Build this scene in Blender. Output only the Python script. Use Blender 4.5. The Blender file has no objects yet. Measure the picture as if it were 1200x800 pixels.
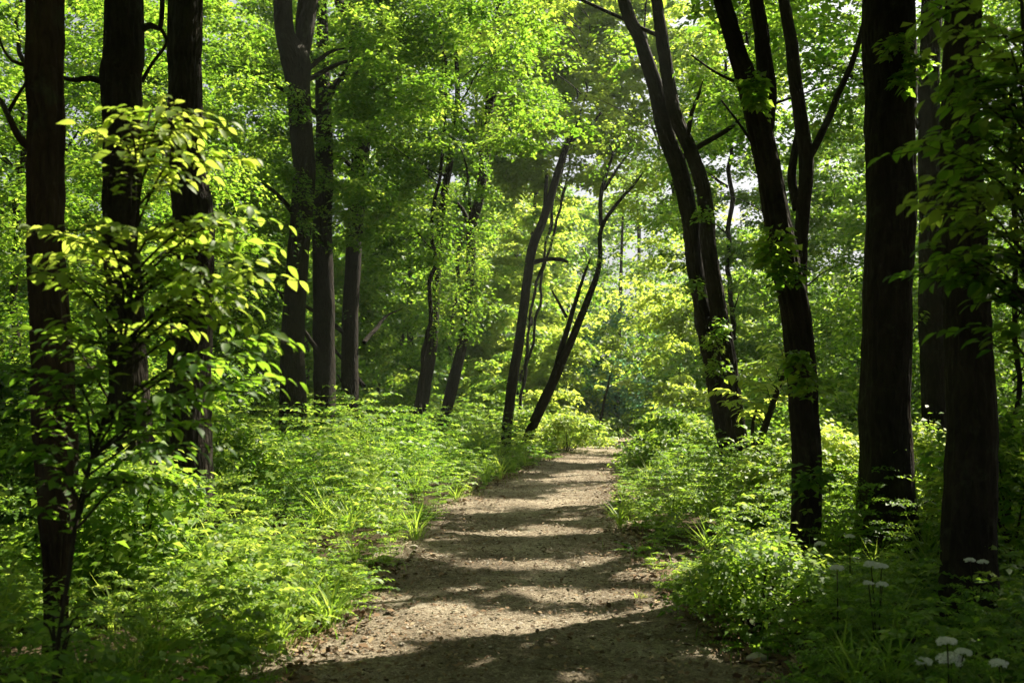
import bpy, math, random
import numpy as np
from mathutils import Vector

rng = np.random.default_rng(11)
sc = bpy.context.scene
COL = sc.collection

# ------------------------------------------------------------------ camera numbers (photo is 1200 x 800)
F = 1167.0; CAMZ = 1.5; HORIZON = 472.0
PITCH = math.atan((HORIZON - 400) / F)
CP, SP = math.cos(PITCH), math.sin(PITCH)

def at(px, py, d):
    """world point seen at photo pixel px,py at depth d metres along +Y"""
    u = (px - 600) / F; v = (400 - py) / F
    y = CP - v * SP; z = SP + v * CP
    k = d / y
    return np.array([u * k, d, CAMZ + z * k])

# ------------------------------------------------------------------ sun
ELEV = math.radians(50); AZF = math.radians(44)      # AZF: degrees ahead of "due right"
SUN = np.array([math.cos(ELEV) * math.cos(AZF), math.cos(ELEV) * math.sin(AZF), math.sin(ELEV)])

def sunplane(p):
    """slide points down the sun's direction to the height 0.5 m"""
    p = np.asarray(p, float)
    t = (p[..., 2] - 0.5) / SUN[2]
    return p[..., 0] - t * SUN[0], p[..., 1] - t * SUN[1]

# ------------------------------------------------------------------ value noise
_H = np.random.default_rng(5).random((256, 256))
def vnoise(x, y):
    x = np.asarray(x, float); y = np.asarray(y, float)
    xi = np.floor(x).astype(int); yi = np.floor(y).astype(int)
    fx = x - xi; fy = y - yi
    fx = fx * fx * (3 - 2 * fx); fy = fy * fy * (3 - 2 * fy)
    a = _H[xi & 255, yi & 255]; b = _H[(xi + 1) & 255, yi & 255]
    c = _H[xi & 255, (yi + 1) & 255]; e = _H[(xi + 1) & 255, (yi + 1) & 255]
    return (a * (1 - fx) + b * fx) * (1 - fy) + (c * (1 - fx) + e * fx) * fy
def fbm(x, y, o=4):
    s = 0; a = 0.5; t = 0
    for i in range(o):
        s = s + a * vnoise(x * 2 ** i + 17.3 * i, y * 2 ** i - 9.1 * i); t += a; a *= 0.5
    return s / t

# ------------------------------------------------------------------ terrain
_PY = [-12, 3, 5.5, 7.7, 9.84, 13.7, 19.9, 25.7, 32, 37, 42, 47, 54, 70]
_PC = [0.2, 0.14, 0.09, 0.11, 0.10, 0.22, 0.98, 1.87, 2.95, 3.85, 5.2, 7.6, 13, 30]
_PW = [1.5, 1.5, 1.48, 1.30, 1.26, 1.30, 1.22, 1.14, 1.05, 1.0, 1.0, 0.9, 1, 1]
def pc(y): return np.interp(y, _PY, _PC)
def pw(y): return np.interp(y, _PY, _PW) + 0.22 * (fbm(np.asarray(y) * 0.9, 3.1, 3) - 0.5)
def ground_z(x, y):
    x = np.asarray(x, float); y = np.asarray(y, float)
    dl = np.maximum(0, np.abs(x - pc(y)) - 1.5)
    side = np.where(x < pc(y), 0.22, 0.14)
    bank = side * (1 - np.exp(-dl / 3.0))
    return bank + 0.10 * (fbm(x * 0.4, y * 0.4, 3) - 0.5) * np.clip(dl, 0, 1)

# ------------------------------------------------------------------ mesh accumulation
class Acc:
    def __init__(s): s.v = []; s.f = []; s.t = []; s.n = 0
    def add(s, v, f, tone):
        """v (n,3); f (m,k) equal sized faces; tone per face or scalar"""
        v = np.asarray(v, np.float32).reshape(-1, 3); f = np.asarray(f, np.int32)
        s.v.append(v); s.f.append(f + s.n); s.n += len(v)
        s.t.append(np.broadcast_to(np.asarray(tone, np.float32), (len(f),)).copy())
    def build(s, name, mat, parent=None, smooth=False, origin=None, uv=None):
        me = bpy.data.meshes.new(name)
        V = np.concatenate(s.v) if s.v else np.zeros((0, 3), np.float32)
        if origin is not None: V = V - np.asarray(origin, np.float32)
        loops = np.concatenate([f.ravel() for f in s.f]); 
        tot = np.concatenate([np.full(len(f), f.shape[1], np.int32) for f in s.f])
        start = np.concatenate([[0], np.cumsum(tot)[:-1]]).astype(np.int32)
        me.vertices.add(len(V)); me.vertices.foreach_set('co', V.ravel())
        me.loops.add(len(loops)); me.loops.foreach_set('vertex_index', loops.astype(np.int32))
        me.polygons.add(len(tot)); me.polygons.foreach_set('loop_start', start); me.polygons.foreach_set('loop_total', tot)
        if smooth: me.polygons.foreach_set('use_smooth', np.ones(len(tot), bool))
        a = me.attributes.new('tone', 'FLOAT', 'FACE'); a.data.foreach_set('value', np.concatenate(s.t))
        if uv is not None:
            l = me.uv_layers.new(name='UVMap'); l.data.foreach_set('uv', np.asarray(uv, np.float32).ravel())
        me.update(calc_edges=True)
        me.materials.append(mat)
        o = bpy.data.objects.new(name, me); COL.objects.link(o)
        if parent is not None: o.parent = parent
        return o

def unit(a): return a / np.maximum(np.linalg.norm(a, axis=-1, keepdims=True), 1e-9)

def kites(acc, P, A, N, L, tone, width=0.36, fold=0.10, droop=0.15):
    """simple folded leaf (one quad bent along its midrib) for every row"""
    A = unit(A); B = unit(np.cross(N, A)); N = np.cross(A, B)
    L = np.asarray(L)[:, None]; W = L * width
    m = P + A * L * 0.42
    v = np.stack([P, m + B * W + N * L * fold, P + A * L - N * L * droop, m - B * W + N * L * fold], 1)
    f = np.arange(len(P))[:, None] * 4 + np.array([[0, 1, 2, 3]])
    acc.add(v, f, tone)

def ovates(acc, P, A, N, L, tone, width=0.27, fold=0.07, droop=0.28):
    """near leaf: pointed oval, folded on the midrib and bending down"""
    A = unit(A); B = unit(np.cross(N, A)); N = np.cross(A, B)
    L = np.asarray(L)[:, None]
    ts = [0.0, 0.22, 0.48, 0.76, 1.0]; ws = [0.0, 0.78, 1.0, 0.62, 0.0]
    mid, r, l = [], [], []
    for t, w in zip(ts, ws):
        c = P + A * L * t - N * L * droop * t * t
        mid.append(c)
        if 0 < t < 1:
            r.append(c + B * L * width * w + N * L * fold * w); l.append(c - B * L * width * w + N * L * fold * w)
    v = np.stack(mid + r + l, 1)           # 5 + 3 + 3
    q = np.array([[1, 5, 6, 2], [2, 6, 7, 3], [1, 2, 9, 8], [2, 3, 10, 9]])
    tr = np.array([[0, 5, 1], [3, 7, 4], [0, 1, 8], [3, 4, 10]])
    k = np.arange(len(P))[:, None, None] * 11
    tone = np.broadcast_to(np.asarray(tone, float), (len(P),))
    acc.add(v, (q[None] + k).reshape(-1, 4), np.repeat(tone, 4))
    # triangles reuse the same vertices
    acc.f.append((tr[None] + k).reshape(-1, 3).astype(np.int32) + acc.n - 11 * len(P)); acc.t.append(np.repeat(tone, 4).astype(np.float32))

def catmull(pts, n):
    pts = np.asarray(pts, float)
    p = np.concatenate([[2 * pts[0] - pts[1]], pts, [2 * pts[-1] - pts[-2]]])
    seg = np.linalg.norm(np.diff(pts[:, :3], axis=0), axis=1); cum = np.concatenate([[0], np.cumsum(seg)])
    s = np.linspace(0, cum[-1], n)
    i = np.clip(np.searchsorted(cum, s, 'right') - 1, 0, len(pts) - 2)
    t = ((s - cum[i]) / np.maximum(seg[i], 1e-9))[:, None]
    a, b, c, d = p[i], p[i + 1], p[i + 2], p[i + 3]
    return 0.5 * (2 * b + (c - a) * t + (2 * a - 5 * b + 4 * c - d) * t * t + (3 * b - a - 3 * c + d) * t ** 3)

def tube(pts, step=0.08, nseg=10, ridge=0.0, flare=0.0, acc=None, seed=0, bend=0.0):
    """pts rows: x,y,z,radius. returns Acc (and uv list on acc.uv)"""
    pts = np.asarray(pts, float)
    length = np.linalg.norm(np.diff(pts[:, :3], axis=0), axis=1).sum()
    n = max(3, int(length / step) + 1)
    c = catmull(pts, n)
    P = c[:, :3]; R = np.maximum(c[:, 3], 0.002)
    if bend > 0:
        sv = np.linspace(0, length, n)
        P = P + bend * np.stack([fbm(sv * 1.3 + seed, sv * 0 + 2.2, 3) - .5, fbm(sv * 1.3 + seed, sv * 0 + 7.7, 3) - .5, sv * 0], 1)
    T = unit(np.gradient(P, axis=0))
    ref = np.array([0, 1.0, 0]); 
    if abs(T[0, 1]) > 0.9: ref = np.array([0, 0, 1.0])
    X = unit(ref - T * (T @ ref)[:, None]); Y = np.cross(T, X)
    th = np.linspace(0, 2 * math.pi, nseg, endpoint=False)
    s = np.concatenate([[0], np.cumsum(np.linalg.norm(np.diff(P, axis=0), axis=1))])
    rr = np.repeat(R[:, None], nseg, 1)
    TH, S = np.meshgrid(th, s)
    if ridge > 0:
        per = nseg
        k = max(9, int(2 * math.pi * R.mean() / 0.045))
        wob = 1.6 * (fbm(S * 1.1 + seed, np.cos(TH) * 0.6 + seed, 3) - 0.5)
        wob2 = 2.0 * (fbm(S * 2.3 + seed + 50, np.sin(TH) * 0.9 + seed, 3) - 0.5)
        rd = 1 - np.abs(np.sin(0.5 * (k * TH + 4 * wob + 2 * np.sin(S * 2.1 + seed)))) ** 0.7
        rd2 = 1 - np.abs(np.sin(0.5 * ((k + 5) * TH - 5 * wob2 + 1.0)))
        brk = 0.45 + 0.9 * fbm(S * 7 + seed, np.cos(TH) * 3 + np.sin(TH) * 2.3 + seed, 2)
        rr = rr - ridge * (0.65 * rd + 0.55 * rd2) * brk - ridge * .5 * (fbm(S * 16, TH * 6 / math.pi + seed, 2) - .5)
        rr = rr * (1 + 0.05 * np.cos(2 * TH + S * 0.9 + seed) + 0.035 * np.cos(3 * TH - S * 1.7 + seed))
    if flare > 0:
        h = (P[:, 2] - P[:, 2].min())[:, None]
        lobes = 0.55 + 0.45 * np.cos(5 * TH + seed + 0.6 * np.sin(2 * TH))
        rr = rr * (1 + flare * np.exp(-h / 0.28) * (0.35 + lobes))
    V = P[:, None, :] + (X[:, None, :] * np.cos(TH)[..., None] + Y[:, None, :] * np.sin(TH)[..., None]) * rr[..., None]
    i = np.arange(n - 1)[:, None]; j = np.arange(nseg)[None]
    j2 = (j + 1) % nseg
    q = np.stack([i * nseg + j, i * nseg + j2, (i + 1) * nseg + j2, (i + 1) * nseg + j], -1).reshape(-1, 4)
    own = acc is None
    if own: acc = Acc()
    acc.add(V, q, 0.5)
    r0 = R.mean()
    u0 = (j / nseg) * 2 * math.pi * r0; u1 = ((j + 1) / nseg) * 2 * math.pi * r0
    sv0 = s[:-1][:, None]; sv1 = s[1:][:, None]
    o = np.zeros((n - 1, nseg))
    uv = np.stack([np.stack([u0 + o, sv0 + o], -1), np.stack([u1 + o, sv0 + o], -1), np.stack([u1 + o, sv1 + o], -1), np.stack([u0 + o, sv1 + o], -1)], 2).reshape(-1, 2)
    # close the end
    base = acc.n - n * nseg
    top = base + (n - 1) * nseg + np.arange(nseg)
    acc.f.append(top[None].astype(np.int32)); acc.t.append(np.array([0.5], np.float32))
    uv = np.concatenate([uv, np.zeros((nseg, 2))])
    acc.uv = np.concatenate([acc.uv, uv]) if hasattr(acc, 'uv') else uv
    return acc

# ------------------------------------------------------------------ materials
def nodes(name):
    m = bpy.data.materials.new(name); m.use_nodes = True
    nt = m.node_tree; nt.nodes.clear()
    out = nt.nodes.new('ShaderNodeOutputMaterial')
    return m, nt, out
def ramp(nt, stops, fac):
    r = nt.nodes.new('ShaderNodeValToRGB'); e = r.color_ramp.elements
    while len(e) < len(stops): e.new(0.5)
    for k, (p, c) in enumerate(stops): e[k].position = p; e[k].color = (*c, 1)
    nt.links.new(fac, r.inputs[0]); return r.outputs[0]

def leaf_mat(name, refl, trans, t_mix=0.5, rough=0.5, spec=0.3):
    m, nt, out = nodes(name)
    a = nt.nodes.new('ShaderNodeAttribute'); a.attribute_name = 'tone'
    c1 = ramp(nt, refl, a.outputs['Fac']); c2 = ramp(nt, trans, a.outputs['Fac'])
    p = nt.nodes.new('ShaderNodeBsdfPrincipled'); p.inputs['Roughness'].default_value = rough
    p.inputs['Specular IOR Level'].default_value = spec
    nt.links.new(c1, p.inputs['Base Color'])
    t = nt.nodes.new('ShaderNodeBsdfTranslucent'); nt.links.new(c2, t.inputs['Color'])
    x = nt.nodes.new('ShaderNodeMixShader'); x.inputs[0].default_value = t_mix
    nt.links.new(p.outputs[0], x.inputs[1]); nt.links.new(t.outputs[0], x.inputs[2])
    nt.links.new(x.outputs[0], out.inputs['Surface']); return m

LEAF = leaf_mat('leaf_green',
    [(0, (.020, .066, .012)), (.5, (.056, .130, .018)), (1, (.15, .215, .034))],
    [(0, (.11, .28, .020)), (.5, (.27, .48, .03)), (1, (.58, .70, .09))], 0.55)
LEAF_PALE_GLOW = leaf_mat('leaf_pale_sun_glow',  # pale leaves; the sunny glow of the clearing is put into this colour
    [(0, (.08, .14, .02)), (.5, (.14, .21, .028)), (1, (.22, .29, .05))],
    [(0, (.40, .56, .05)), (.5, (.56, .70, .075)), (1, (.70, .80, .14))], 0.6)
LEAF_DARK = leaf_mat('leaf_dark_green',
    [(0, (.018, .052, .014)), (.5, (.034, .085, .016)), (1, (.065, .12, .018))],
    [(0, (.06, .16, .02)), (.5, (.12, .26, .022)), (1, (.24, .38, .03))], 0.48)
LEAF_HAZE = leaf_mat('leaf_haze_teal',  # leaf colour carries the teal of distant haze
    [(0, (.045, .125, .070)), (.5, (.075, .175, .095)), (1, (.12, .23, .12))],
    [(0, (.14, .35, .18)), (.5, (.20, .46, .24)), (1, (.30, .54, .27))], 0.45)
HERB = leaf_mat('herb_green',
    [(0, (.028, .082, .012)), (.5, (.100, .190, .028)), (1, (.26, .33, .06))],
    [(0, (.12, .30, .02)), (.5, (.33, .53, .04)), (1, (.66, .76, .12))], 0.48)
PETAL = leaf_mat('white_petal', [(0, (.78, .78, .72)), (1, (.86, .86, .82))], [(0, (.5, .55, .4)), (1, (.6, .62, .5))], 0.25)

def bark_mat(name, dark, light, scale=1.0):
    m, nt, out = nodes(name)
    uv = nt.nodes.new('ShaderNodeUVMap')
    mp = nt.nodes.new('ShaderNodeMapping'); mp.inputs['Scale'].default_value = (26 * scale, 5.0 * scale, 1)
    nt.links.new(uv.outputs[0], mp.inputs[0])
    n1 = nt.nodes.new('ShaderNodeTexNoise'); n1.inputs['Scale'].default_value = 1.0; n1.inputs['Detail'].default_value = 6
    n1.inputs['Distortion'].default_value = 0.6
    nt.links.new(mp.outputs[0], n1.inputs['Vector'])
    v = nt.nodes.new('ShaderNodeTexVoronoi'); v.feature = 'DISTANCE_TO_EDGE'; v.inputs['Scale'].default_value = 0.9
    add = nt.nodes.new('ShaderNodeMixRGB'); add.blend_type = 'ADD'; add.inputs[0].default_value = 0.9
    nt.links.new(mp.outputs[0], add.inputs[1]); nt.links.new(n1.outputs['Color'], add.inputs[2])
    nt.links.new(add.outputs[0], v.inputs['Vector'])
    big = nt.nodes.new('ShaderNodeTexNoise'); big.inputs['Scale'].default_value = 2.2; big.inputs['Detail'].default_value = 4
    tc = nt.nodes.new('ShaderNodeTexCoord'); nt.links.new(tc.outputs['Object'], big.inputs['Vector'])
    mul = nt.nodes.new('ShaderNodeMath'); mul.operation = 'MULTIPLY_ADD'; mul.inputs[1].default_value = 0.5
    nt.links.new(n1.outputs['Fac'], mul.inputs[0])
    mr = nt.nodes.new('ShaderNodeMath'); mr.operation = 'MULTIPLY'; mr.inputs[1].default_value = 0.5
    nt.links.new(big.outputs['Fac'], mr.inputs[0]); nt.links.new(mr.outputs[0], mul.inputs[2])
    c = ramp(nt, [(.25, dark), (.72, light)], mul.outputs[0])
    ln = nt.nodes.new('ShaderNodeTexNoise'); ln.inputs['Scale'].default_value = 5.0; ln.inputs['Detail'].default_value = 7; ln.inputs['Roughness'].default_value = .7
    nt.links.new(tc.outputs['Object'], ln.inputs['Vector'])
    lf = nt.nodes.new('ShaderNodeMapRange'); lf.inputs['From Min'].default_value = .56; lf.inputs['From Max'].default_value = .70; lf.inputs['To Max'].default_value = .6
    nt.links.new(ln.outputs['Fac'], lf.inputs['Value'])
    lx = nt.nodes.new('ShaderNodeMixRGB'); lx.inputs[2].default_value = (.055, .060, .036, 1)
    nt.links.new(lf.outputs[0], lx.inputs[0]); nt.links.new(c, lx.inputs[1]); c = lx.outputs[0]
    hgt = nt.nodes.new('ShaderNodeMath'); hgt.operation = 'MULTIPLY_ADD'; hgt.inputs[1].default_value = 0.8
    nt.links.new(v.outputs['Distance'], hgt.inputs[0]); nt.links.new(n1.outputs['Fac'], hgt.inputs[2])
    b = nt.nodes.new('ShaderNodeBump'); b.inputs['Strength'].default_value = 1.0; b.inputs['Distance'].default_value = 0.05
    nt.links.new(hgt.outputs[0], b.inputs['Height'])
    p = nt.nodes.new('ShaderNodeBsdfPrincipled'); p.inputs['Roughness'].default_value = 0.9; p.inputs['Specular IOR Level'].default_value = 0.15
    nt.links.new(c, p.inputs['Base Color']); nt.links.new(b.outputs[0], p.inputs['Normal'])
    nt.links.new(p.outputs[0], out.inputs['Surface']); return m
BARK = bark_mat('bark', (.006, .005, .0035), (.042, .033, .023))
BARK_BROWN = bark_mat('bark_brown', (.008, .0055, .0035), (.062, .040, .025))
TWIG = bark_mat('twig_bark', (.020, .017, .010), (.06, .05, .03), 2.0)

def soil_mat(name, stops, bump=0.6, scale=1.0):
    m, nt, out = nodes(name)
    tc = nt.nodes.new('ShaderNodeTexCoord')
    def noise(s, d, r=0.6):
        n = nt.nodes.new('ShaderNodeTexNoise'); n.inputs['Scale'].default_value = s * scale; n.inputs['Detail'].default_value = d
        n.inputs['Roughness'].default_value = r
        nt.links.new(tc.outputs['Object'], n.inputs['Vector']); return n
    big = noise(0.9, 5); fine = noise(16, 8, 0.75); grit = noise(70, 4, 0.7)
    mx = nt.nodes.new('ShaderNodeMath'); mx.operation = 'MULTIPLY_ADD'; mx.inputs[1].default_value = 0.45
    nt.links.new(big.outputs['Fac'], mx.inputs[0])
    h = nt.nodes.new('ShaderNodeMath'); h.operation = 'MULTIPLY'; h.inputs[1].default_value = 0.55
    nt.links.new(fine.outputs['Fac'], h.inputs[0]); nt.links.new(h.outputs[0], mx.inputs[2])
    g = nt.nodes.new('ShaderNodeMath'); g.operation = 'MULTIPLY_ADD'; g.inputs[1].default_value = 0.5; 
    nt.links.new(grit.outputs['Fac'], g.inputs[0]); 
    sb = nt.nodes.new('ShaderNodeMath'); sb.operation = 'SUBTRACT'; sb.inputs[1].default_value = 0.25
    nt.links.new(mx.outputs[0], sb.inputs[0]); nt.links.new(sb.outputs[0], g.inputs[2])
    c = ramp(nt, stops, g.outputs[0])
    ad = nt.nodes.new('ShaderNodeMath'); ad.operation = 'ADD'
    nt.links.new(fine.outputs['Fac'], ad.inputs[0]); nt.links.new(grit.outputs['Fac'], ad.inputs[1])
    b = nt.nodes.new('ShaderNodeBump'); b.inputs['Strength'].default_value = bump; b.inputs['Distance'].default_value = 0.03
    nt.links.new(ad.outputs[0], b.inputs['Height'])
    p = nt.nodes.new('ShaderNodeBsdfPrincipled'); p.inputs['Roughness'].default_value = 0.95; p.inputs['Specular IOR Level'].default_value = 0.1
    nt.links.new(c, p.inputs['Base Color']); nt.links.new(b.outputs[0], p.inputs['Normal'])
    nt.links.new(p.outputs[0], out.inputs['Surface']); return m
SOIL = soil_mat('woodland_soil', [(.3, (.030, .022, .013)), (.7, (.085, .062, .036))])
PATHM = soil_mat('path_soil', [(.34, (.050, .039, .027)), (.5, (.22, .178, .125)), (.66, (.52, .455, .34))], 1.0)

def tone_mat(name, stops, rough=0.9):
    m, nt, out = nodes(name)
    a = nt.nodes.new('ShaderNodeAttribute'); a.attribute_name = 'tone'
    p = nt.nodes.new('ShaderNodeBsdfPrincipled'); p.inputs['Roughness'].default_value = rough; p.inputs['Specular IOR Level'].default_value = 0.2
    nt.links.new(ramp(nt, stops, a.outputs['Fac']), p.inputs['Base Color'])
    nt.links.new(p.outputs[0], out.inputs['Surface']); return m
LITTER = tone_mat('dead_leaf', [(0, (.045, .028, .014)), (.5, (.16, .10, .055)), (.85, (.33, .25, .15)), (1, (.48, .40, .26))])
STONE = tone_mat('stone', [(0, (.10, .085, .065)), (1, (.36, .32, .26))])

# ------------------------------------------------------------------ object helpers
def empty(name, loc, label, cat, group=None):
    o = bpy.data.objects.new(name, None); COL.objects.link(o); o.location = [float(c) for c in loc]
    o.empty_display_size = 0.2
    o['label'] = label; o['category'] = cat
    if group: o['group'] = group
    return o
def struct(o, kind='structure'): o['kind'] = kind; return o

# ------------------------------------------------------------------ leaves cut out of the crowns so sun reaches set spots:
# rows (px, py, depth, radius across, radius along): spots that no crown overhead shades
LIT = []
def lit(px, py, d, rx, ry, p=1.0):
    q = at(px, py, d); x, y = sunplane(q); LIT.append((x, y, q[2], rx, ry, p))
def sun_gap(P):
    """True for points of a crown that would shade one of the sunlit spots"""
    x, y = sunplane(P); m = np.zeros(len(P), bool)
    n = fbm(x * 0.55 + 40, y * 1.5 + 3, 3)
    for (cx, cy, cz, rx, ry, p) in LIT:
        d2 = ((x - cx) / rx) ** 2 + ((y - cy) / ry) ** 2
        m |= (P[:, 2] > cz + 0.9) & (d2 + (n - 0.5) * 1.8 < p)
    return m
#LIT_TABLE
lit(325, 650, 7.0, 1.9, 1.4)          # bright bed left of the path
lit(390, 600, 10.5, 1.3, 1.2)
lit(500, 555, 16, 1.2, 1.6)
lit(480, 530, 20, 2.0, 1.6)
lit(620, 722, 7.0, 1.3, 0.46)         # bands across the path
lit(700, 690, 8.0, 0.8, 0.32)
lit(640, 652, 9.5, 1.2, 0.34)
lit(640, 622, 11.8, 1.2, 0.36)
lit(660, 590, 15.2, 1.1, 0.5)
lit(790, 748, 6.4, .45, .26)
lit(805, 697, 7.6, .35, .2)
lit(690, 562, 20, 1.2, 0.6)
lit(700, 535, 27, 2.2, 1.6)
lit(885, 585, 9.5, 1.25, 1.2)
lit(835, 560, 13, 1.1, 1.3)
lit(1000, 560, 11, 1.4, 1.2)
lit(690, 400, 45, 4, 3)
lit(730, 440, 64, 9, 7)
lit(700, 360, 56, 7, 6)
lit(775, 360, 40, 3, 3)
lit(650, 380, 40, 3, 3)
lit(720, 470, 42, 4, 3)
lit(650, 460, 33, 4, 3)
lit(420, 470, 24, 3, 3)          # bed right of the path
lit(875, 670, 6.6, 0.45, 0.4)
lit(790, 470, 22, 1.7, 1.6)
lit(560, 778, 5.9, .45, .15)
lit(470, 765, 6.0, .25, .2)
lit(680, 790, 5.6, .22, .12)
R_ = random.Random(4)
for _ in range(16):
    y_ = R_.uniform(7, 24); lit(600 + (float(pc(y_)) + R_.uniform(-1.1, 1.1)) * F / y_, HORIZON + CAMZ * F / y_, y_, R_.uniform(.15, .5), R_.uniform(.1, .3))
lit(800, 520, 17, 2.0, 2.0)
lit(190, 180, 4.1, 0.8, 0.75)        # upper leaves of the near sapling
lit(220, 300, 4.1, 0.95, 0.7)

# ------------------------------------------------------------------ trees
def clump_leaves(acc, C, R, n, L, tone0, flat=0.22, cull=True, fine=False):
    """flattened layered sprays of leaves around the centres C (m,3)"""
    m = len(C); n = int(n * 1.7)
    if m == 0: return
    idx = np.repeat(np.arange(m), n)
    r = np.sqrt(rng.random(m * n)) * R[idx]; th = rng.random(m * n) * 2 * math.pi
    lob = 0.72 + 0.28 * np.sin(3 * th + idx * 1.7) 
    r = r * lob
    zz = rng.normal(0, 1, m * n) * flat * R[idx] * 0.55 - 0.28 * r * r / R[idx]
    # each clump tilts a little
    tx = rng.normal(0, .22, m)[idx]; ty = rng.normal(0, .22, m)[idx]
    P = C[idx] + np.stack([r * np.cos(th), r * np.sin(th), zz + tx * r * np.cos(th) + ty * r * np.sin(th)], 1)
    keep = np.ones(len(P), bool)
    if cull: keep &= ~sun_gap(P)
    keep &= P[:, 2] > ground_z(P[:, 0], P[:, 1]) + 0.1
    idx_k = np.nonzero(keep)[0]; P = P[keep]; idx = idx[keep]; th = th[keep]
    k = len(P)
    if k == 0: return
    ph = th + rng.normal(0, 0.9, k)
    A = np.stack([np.cos(ph), np.sin(ph), rng.normal(-0.25, 0.3, k)], 1)
    N = np.stack([rng.normal(0, .34, k) - .8 * tx[idx_k], rng.normal(0, .34, k) - .8 * ty[idx_k], np.ones(k)], 1)
    tone = np.clip(tone0 + rng.normal(0, .10, m)[idx] + rng.normal(0, .16, k), 0, 1)
    Ls = L * 0.82 * np.clip(rng.lognormal(0, .28, k), .5, 1.7)
    kites(acc, P, A, N, Ls, tone)

def trunk_axis(pts, z):
    pts = np.asarray(pts); o = np.argsort(pts[:, 2])
    return np.array([np.interp(z, pts[o, 2], pts[o, 0]), np.interp(z, pts[o, 2], pts[o, 1])])

def stem_px(rows, d, ground=True, top=None, dy=0.0):
    """rows (px, py, width px) from the bottom up at depth d -> x,y,z,r ; grows down to the soil and up to height top"""
    out = []
    for k, (px, py, w) in enumerate(rows):
        dd = d + dy * k / max(1, len(rows) - 1)
        p = at(px, py, dd); out.append([p[0], p[1], p[2], 0.5 * w / F * dd])
    out = np.array(out)
    if ground:
        p = out[0].copy(); q = out[1]
        sl = (out[0, 0] - q[0]) / max(0.2, (q[2] - out[0, 2]))
        gz = ground_z(p[0], p[1]) - 0.25
        h = p[2] - gz
        if h > 0.15:
            b = p.copy(); b[2] = gz; b[0] = p[0] + np.clip(sl, -.6, .6) * h * 0.7; b[3] = p[3] * 1.08
            out = np.concatenate([[b], out])
    if top is not None and top > out[-1, 2] + 0.5:
        a, b = out[-2], out[-1]
        h = top - b[2]; sl = (b[:2] - a[:2]) / max(0.3, b[2] - a[2])
        sl = np.clip(sl, -.45, .45)
        r1 = b.copy(); r1[2] += h * 0.5; r1[:2] += sl * h * 0.4 + rng.normal(0, .15, 2); r1[3] *= 0.62
        r2 = b.copy(); r2[2] += h; r2[:2] += sl * h * 0.6 + rng.normal(0, .25, 2); r2[3] *= 0.16
        out = np.concatenate([out, [r1, r2]])
    return out

def crown_clumps(axis, z0, z1, R, n, shape=0.5, rr=(0.5, 0.95), off=(0, 0)):
    """centres and radii of leaf clumps along a leaning axis; wide low, narrow at the top, empty near the core"""
    C = []; tries = 0
    sd = rng.random() * 50
    while len(C) < n and tries < n * 8:
        tries += 1
        u = rng.random(); z = z0 + (z1 - z0) * u
        prof = math.sin(math.pi * (0.12 + 0.86 * u) ** (0.6 + shape)) ** 0.6
        a = rng.random() * 2 * math.pi
        rad = R * prof * (0.25 + 0.75 * math.sqrt(rng.random())) * (0.75 + 0.5 * float(vnoise(sd + a * 0.9, z * 0.6)))
        c = trunk_axis(axis, z)
        x = c[0] + off[0] + rad * math.cos(a); y = c[1] + off[1] + rad * math.sin(a)
        if float(vnoise(x * 0.55 + sd, z * 0.9 + y * 0.45)) < 0.30: continue
        C.append((x, y, z))
    C = np.array(C).reshape(-1, 3)
    return C, rng.uniform(rr[0], rr[1], len(C))

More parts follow.
